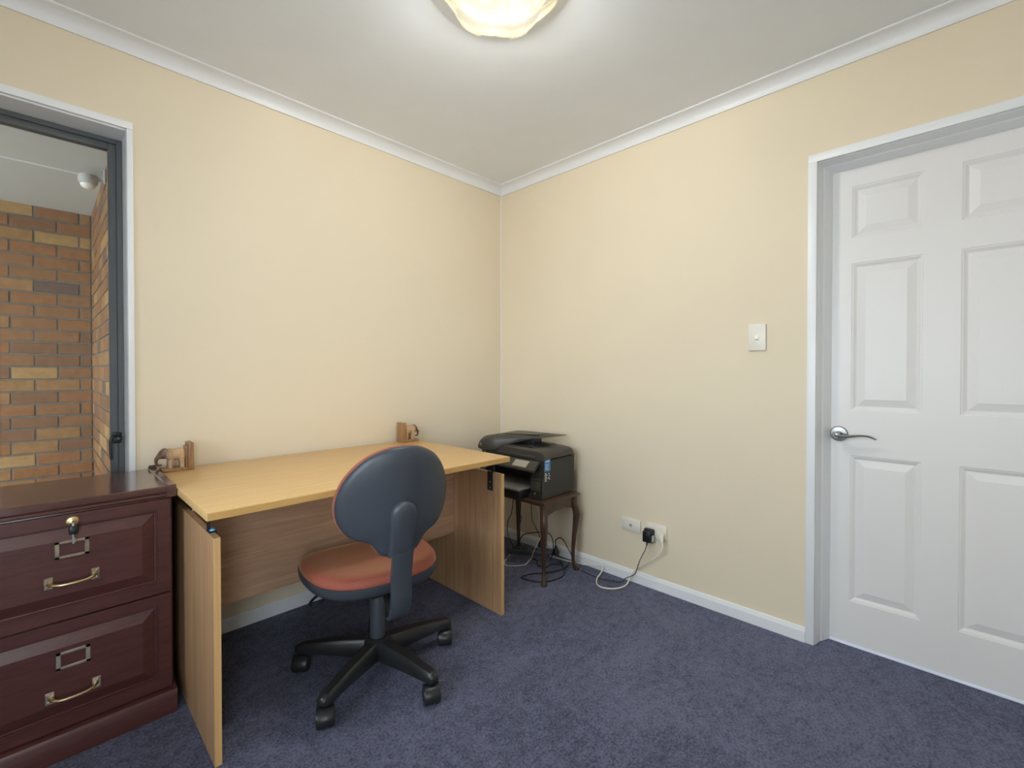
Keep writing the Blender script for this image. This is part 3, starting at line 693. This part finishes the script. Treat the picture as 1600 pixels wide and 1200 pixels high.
# upper scanner housing with rounded right shoulder
pts = [(QY0 - .001, .655), (QY0, .672), (QY0 + .008, .690), (QY0 + .025, .699), (QY0 + .06, .702), (QY1 - .02, .702), (QY1, .69), (QY1, .655)]
bm = BM(); loft(bm, [[(x, y, z - dz) for y, z in pts] for x, dz in ((QX0 + .02, .010), (QX0 + .035, .002), (QX1 - .03, 0), (QX1 - .008, .006), (QX1 + .001, .018))])
finish('scanner_housing', bm, 'printer_gloss', prn, smooth=40)
bm = BM(); prism(bm, [(QY0 + .10, .7022), (QY0 + .12, .7060), (QY1 - .04, .7060), (QY1 - .02, .7022)], QX0 + .05, QX1 - .03, 0); finish('output_recess', bm, 'black_plastic', prn)
# document feeder: hump at the left and tray rising to the right
fz = [(-.640, .757, .7600), (-.560, .744, .7585), (-.480, .728, .757), (-.420, .712, .756), (-.360, .690, .755), (-.330, .672, .754), (-.300, .664, .753), (-.250, .661, .749), (-.220, .661, .740), (-.200, .664, .722), (-.1945, .675, .700)]
bm = BM(); rings = []
for y, zb, zt in fz:
    f = min(1, max(0, (-.30 - y) / .34)); xf = QX0 - .012 + f * .215; xb = QX1 - .004
    dz = (zt - zb); c = min(.008, dz * .4)
    sl = (1 - f) * .012
    rings.append([(xf + .004, y, zb + .0), (xb, y, zb), (xb, y, zt - c), (xb - .008, y, zt), (xf + .030, y, zt - sl * .3), (xf + .008, y, zt - sl - c * .4), (xf, y, zt - sl - c * 2)])
loft(bm, rings); feeder = finish('document_feeder', bm, 'printer_gloss', prn, smooth=40)
bm = loft(BM(), [[(QX0 + .085, -.33, .7555), (QX1 - .03, -.33, .7555), (QX1 - .03, -.33, .7562), (QX0 + .085, -.33, .7562)], [(QX0 + .150, -.53, .7592), (QX1 - .03, -.53, .7592), (QX1 - .03, -.53, .7602), (QX0 + .150, -.53, .7602)]]); finish('paper_slot', bm, 'black_plastic', feeder)
bm = BM(); box(bm, (QX0 + .12, -.52, .700), (QX0 + .20, -.36, .745), .004); finish('feeder_support', bm, 'black_plastic', prn)
# round emblem with letters on the feeder end
ex = QX0 - .0125
bm = lathe(BM(), [(.0105, ex), (.0105, ex - .0012), (.009, ex - .0016)], (0, -.222, .692), 'x', 20); em = finish('emblem', bm, 'screw_steel', feeder)
bm = BM()
for dy in (.0045, -.0005): box(bm, (ex - .0014, -.222 + dy, .688), (ex - .0022, -.222 + dy - .0012, .6965 if dy > 0 else .692))
box(bm, (ex - .0014, -.222 + .004, .6925), (ex - .0022, -.2225, .6912)); box(bm, (ex - .0014, -.2245, .684), (ex - .0022, -.2257, .693)); box(bm, (ex - .0014, -.2245, .693), (ex - .0022, -.229, .6917)); box(bm, (ex - .0014, -.228, .688), (ex - .0022, -.2292, .693))
finish('emblem_letters', bm, 'black_plastic', prn)
# control panel, tilted
c0 = Vector((QX0 - .042, -.43, .598)); up = Vector((.062, 0, .050)).normalized(); right = Vector((0, -1, 0)); nrm = right.cross(up).normalized()
if nrm.x > 0: nrm = -nrm
def pan(bm, u0, u1, v0, v1, h0, h1, bev=0):
    co = []
    for h in (h0, h1):
        for u, v in ((u0, v0), (u1, v0), (u1, v1), (u0, v1)): co.append(c0 + right * u + up * v + nrm * h)
    vs = [bm.verts.new(p) for p in co]
    fs = [bm.faces.new([vs[i] for i in qd]) for qd in ((3, 2, 1, 0), (4, 5, 6, 7), (0, 1, 5, 4), (1, 2, 6, 5), (2, 3, 7, 6), (3, 0, 4, 7))]
    if bev: bmesh.ops.bevel(bm, geom=list({e for f in fs for e in f.edges}), offset=bev, segments=2, affect='EDGES')
    return bm
cp = finish('control_panel', pan(BM(), -.10, .235, 0, .074, -.014, 0, .005), 'printer_gloss', prn)
finish('touch_screen', pan(BM(), .065, .168, .016, .060, .0, .0012), 'screen_grey', cp)
bm = BM(); box(bm, (QX0 + .012, QY0 + .06, .652), (QX0 + .030, QY1 - .14, .668), .003)
for k in range(7): box(bm, (QX0 + .009, QY0 + .10 + .028 * k, .657), (QX0 + .013, QY0 + .112 + .028 * k, .663), .001, 1)
finish('button_bar', bm, 'printer_gloss', prn)
finish('chrome_trim', tube(BM(), [(QX0 + .008, -.236, .652), (QX0 - .014, -.262, .630), (QX0 - .026, -.30, .604), (QX0 - .030, -.36, .596), (QX0 - .028, -.43, .592)], .0026, 8), 'printer_grey', prn)
# trays
bm = BM(); box(bm, (QX0 - .085, QY0 + .095, .4855), (QX0 + .15, QY1 - .06, .500), .006); finish('output_tray', bm, 'printer_grey', prn)
bm = BM(); box(bm, (QX0 - .070, QY0 + .100, .4425), (QX0 + .14, QY1 - .06, .485), .004); finish('paper_cassette', bm, 'black_plastic', prn)
bm = BM(); box(bm, (QX0 - .003, QY0 + .012, .486), (QX0 + .004, QY0 + .082, .535), .003); finish('corner_fascia', bm, 'printer_gloss', prn)
finish('power_light', ball(BM(), (QX0 - .003, QY0 + .048, .472), .004, 2), 'led_green', prn)
# sticker on the right side, with print
bm = box(BM(), (QX0 + .020, QY0 - .0006, .590), (QX0 + .068, QY0 + .0001, .654)); st = finish('sticker', bm, 'sticker_blue', prn)
bm = BM()
for k, (a, b, z) in enumerate(((.026, .032, .640), (.036, .060, .641), (.026, .050, .626), (.026, .056, .617), (.026, .046, .608), (.026, .058, .600))):
    box(bm, (QX0 + a, QY0 - .0010, z), (QX0 + b, QY0 - .0004, z + (.007 if k < 2 else .003)))
finish('sticker_print', bm, 'print_white', st)
bm = BM()
for k in range(8):
    z = .580 - k * .006; box(bm, (QX0 + .022, QY0 - .0006, z), (QX0 + .036 + .004 * (k % 3), QY0 + .0001, z + .0025))
for a, z in ((.052, .574), (.056, .562), (.050, .552), (.056, .545)): box(bm, (QX0 + a, QY0 - .0006, z), (QX0 + a + .008, QY0 + .0001, z + .006))
finish('side_print', bm, 'print_white', prn)

# ---------------------------------------------------------------- wall plates, adapter and plugs
def plate(name, label, y0, y1, z0, z1, cat):
    t = thing(name, label, cat, (0, (y0 + y1) / 2, z0))
    finish('cover_plate', box(BM(), (-.0105, y0, z0), (-.0004, y1, z1), .0025), 'white_plastic', t); return t
sw = plate('light_switch', 'white single light switch on the wall beside the door', -1.587, -1.658, 1.216, 1.333, 'switch')
finish('rocker', prism(BM(), [(-.0100, 1.262), (-.0165, 1.266), (-.0105, 1.284), (-.0100, 1.284)], -1.6165, -1.6285, 1), 'white_plastic', sw)
ph = plate('phone_outlet', 'blank white data socket plate left of the double power point', -.948, -1.062, .270, .334, 'outlet')
finish('jack_socket', box(BM(), (-.0112, -.998, .300), (-.0100, -1.012, .305)), 'cord_grey', ph); finish('jack_label', box(BM(), (-.0108, -.998, .292), (-.0100, -1.014, .298)), 'screen_grey', ph)
po = plate('power_outlet', 'white double power point holding the black adapter and white plug', -1.093, -1.207, .268, .337, 'outlet')
for yy in (-1.118, -1.180):
    finish('rocker', prism(BM(), [(-.0100, .316), (-.0155, .320), (-.0108, .331), (-.0100, .331)], yy - .006, yy + .006, 1), 'white_plastic', po)
ad = thing('power_adapter', 'black plug-in power adapter in the double power point', 'adapter', (-.03, -1.120, .243))
bm = BM(); box(bm, (-.040, -1.146, .243), (-.0115, -1.096, .312), .006); box(bm, (-.058, -1.142, .247), (-.038, -1.098, .305), .006); finish('adapter_body', bm, 'black_plastic', ad)
finish('rating_label', box(BM(), (-.046, -1.1466, .252), (-.020, -1.1455, .284)), 'print_white', ad)
bm = BM(); tube(bm, [(-.043, -1.118, .246), (-.043, -1.117, .236), (-.043, -1.116, .228)], [.005, .004, .003], 8, 2); tube(bm, [(-.043, -1.116, .23), (-.048, -1.108, .20), (-.052, -1.085, .15), (-.054, -1.068, .10), (-.052, -1.052, .062), (-.056, -1.0, .025), (-.066, -.985, .006), (-.085, -.945, .0035), (-.105, -.90, .0035), (-.108, -.82, .0035), (-.095, -.745, .0035)], .0021, 6)
finish('adapter_lead', bm, 'cord_black', ad)
wp = thing('extension_cord', 'white mains cord looping from the double power point across the carpet', 'cord', (-.1, -1.0, 0))
bm = BM(); box(bm, (-.034, -1.203, .268), (-.0115, -1.163, .306), .008); tube(bm, [(-.024, -1.188, .288), (-.040, -1.196, .278), (-.050, -1.203, .266)], [.013, .009, .005], 10, 3); finish('plug', bm, 'cord_white', wp)
bm = tube(BM(), [(-.048, -1.202, .270), (-.056, -1.208, .245), (-.060, -1.19, .205), (-.056, -1.13, .15), (-.045, -1.075, .105), (-.036, -1.043, .07), (-.045, -1.022, .035), (-.075, -1.022, .010), (-.115, -1.017, .0045), (-.165, -.992, .0045), (-.190, -.945, .0045), (-.178, -.905, .0045), (-.125, -.868, .0045), (-.070, -.855, .012), (-.034, -.848, .030), (-.024, -.825, .032), (-.026, -.79, .020), (-.030, -.74, .012), (-.035, -.68, .006), (-.05, -.60, .005), (-.075, -.50, .010)], .0036, 8)
finish('flex', bm, 'cord_white', wp)
tag(finish('corner_cable', tube(BM(), [(-.003, -.003, CB), (-.0035, -.003, 1.9), (-.003, -.0035, 1.4), (-.003, -.003, .9), (-.004, -.006, .4), (-.018, -.018, .09), (-.018, -.03, .03)], .003, 6, 4), 'bright_white'), 'thin white cable clipped down the corner of the two walls', 'cable')

# ---------------------------------------------------------------- cables under the small table
def cable(label, pts, r, mat, z=None):
    return tag(finish('cable', tube(BM(), pts, r, 7, 5), mat), label, 'cable')
k = .0045
loop = [(-.083, -.574), (-.103, -.610), (-.140, -.654), (-.194, -.701), (-.239, -.717), (-.300, -.712), (-.352, -.685), (-.388, -.635), (-.400, -.566), (-.358, -.565), (-.321, -.578), (-.279, -.612), (-.229, -.640), (-.182, -.663), (-.128, -.665), (-.07, -.64)]
cable('black mains lead lying in a wide loop around the front table leg', [(x, y, k + (.007 if 12 < i else 0)) for i, (x, y) in enumerate(loop)], .0036, 'cord_black')
cable('thin white cable looping on the carpet beside the desk end panel', [(-.215, -.290, .0035), (-.228, -.308, .0035), (-.317, -.352, .004), (-.344, -.400, .004), (-.307, -.442, .004), (-.263, -.466, .004), (-.215, -.452, .006), (-.200, -.464, .027), (-.200, -.475, .061), (-.195, -.496, .108), (-.16, -.50, .16), (-.105, -.44, .25), (-.10, -.41, .33), (-.10, -.40, .437)][:13], .0022, 'cord_white')
cable('black cable curving from the printer down to the upper plug', [(-.14, -.407, .395), (-.14, -.407, .271), (-.14, -.416, .218), (-.14, -.438, .189), (-.14, -.460, .161), (-.14, -.477, .128)], .0026, 'cord_black')
cable('black cable bowing out next to the desk end panel', [(-.22, -.335, .39), (-.22, -.317, .269), (-.22, -.288, .212), (-.22, -.279, .145), (-.22, -.300, .099), (-.19, -.31, .045), (-.16, -.33, .03)], .0026, 'cord_black')
cable('grey cable hanging behind the rear table leg', [(-.16, -.325, .39), (-.16, -.330, .259), (-.16, -.342, .223), (-.16, -.325, .172), (-.16, -.310, .112), (-.155, -.305, .045)], .0026, 'cord_grey')
cable('black cable arching high between the table legs', [(-.12, -.281, .033), (-.12, -.293, .067), (-.12, -.323, .107), (-.12, -.398, .137), (-.12, -.476, .160), (-.12, -.530, .165), (-.12, -.556, .135), (-.12, -.562, .087), (-.12, -.551, .039), (-.12, -.54, .006)], .003, 'cord_black')
cable('black cable arching over to the rear right table leg', [(-.08, -.548, .090), (-.08, -.547, .118), (-.08, -.576, .141), (-.08, -.607, .133), (-.078, -.630, .103), (-.075, -.655, .070), (-.07, -.67, .02), (-.065, -.68, .004)], .003, 'cord_black')
cable('dark grey cable curled on the carpet by the power board', [(-.222, -.345, .0045), (-.255, -.385, .0045), (-.285, -.375, .004), (-.275, -.335, .0045), (-.245, -.305, .012)], .0036, 'cord_grey')
cable('black lead snaking across the carpet from the power board to the table leg', [(-.165, -.435, .004), (-.17, -.48, .004), (-.22, -.53, .004), (-.20, -.575, .004), (-.15, -.57, .004), (-.12, -.60, .004)], .003, 'cord_black')
pb = thing('power_board', 'dark power board on the carpet behind the table legs', 'power board', (-.11, -.37, 0))
a = R(-56)
bm = BM(); box(bm, (-.14, -.030, 0), (.14, .030, .028), .005); bmesh.ops.rotate(bm, verts=bm.verts, matrix=Matrix.Rotation(a, 3, 'Z')); bmesh.ops.translate(bm, verts=bm.verts, vec=(-.11, -.37, 0)); finish('board_body', bm, 'cord_grey', pb)
for s in (-.10, -.035, .03, .095):
    bm = BM(); box(bm, (s - .018, -.018, .0275), (s + .018, .018, .0295), .001, 1); bmesh.ops.rotate(bm, verts=bm.verts, matrix=Matrix.Rotation(a, 3, 'Z')); bmesh.ops.translate(bm, verts=bm.verts, vec=(-.11, -.37, 0)); finish('socket', bm, 'black_plastic', pb)
def plug(label, c, mat='black_plastic'):
    t = thing('plug', label, 'plug', (c[0], c[1], c[2] - .03), 0, 'plugs under the printer table')
    bm = BM(); lathe(bm, [(.012, c[2] - .026), (.018, c[2] - .022), (.017, c[2] - .005), (.010, c[2] + .012), (.005, c[2] + .030)], (c[0], c[1], 0), 'z', 14); finish('plug_body', bm, mat, t)
    bm = BM()
    for s in (-1, 1): box(bm, (c[0] - .001, c[1] + s * .006 - .002, c[2] - .040), (c[0] + .001, c[1] + s * .006 + .002, c[2] - .024))
    finish('pin', bm, 'screw_steel', t)
plug('black plug half hidden behind the front table leg', (-.14, -.482, .102)); plug('black plug standing against the skirting between the table legs', (-.08, -.549, .060))
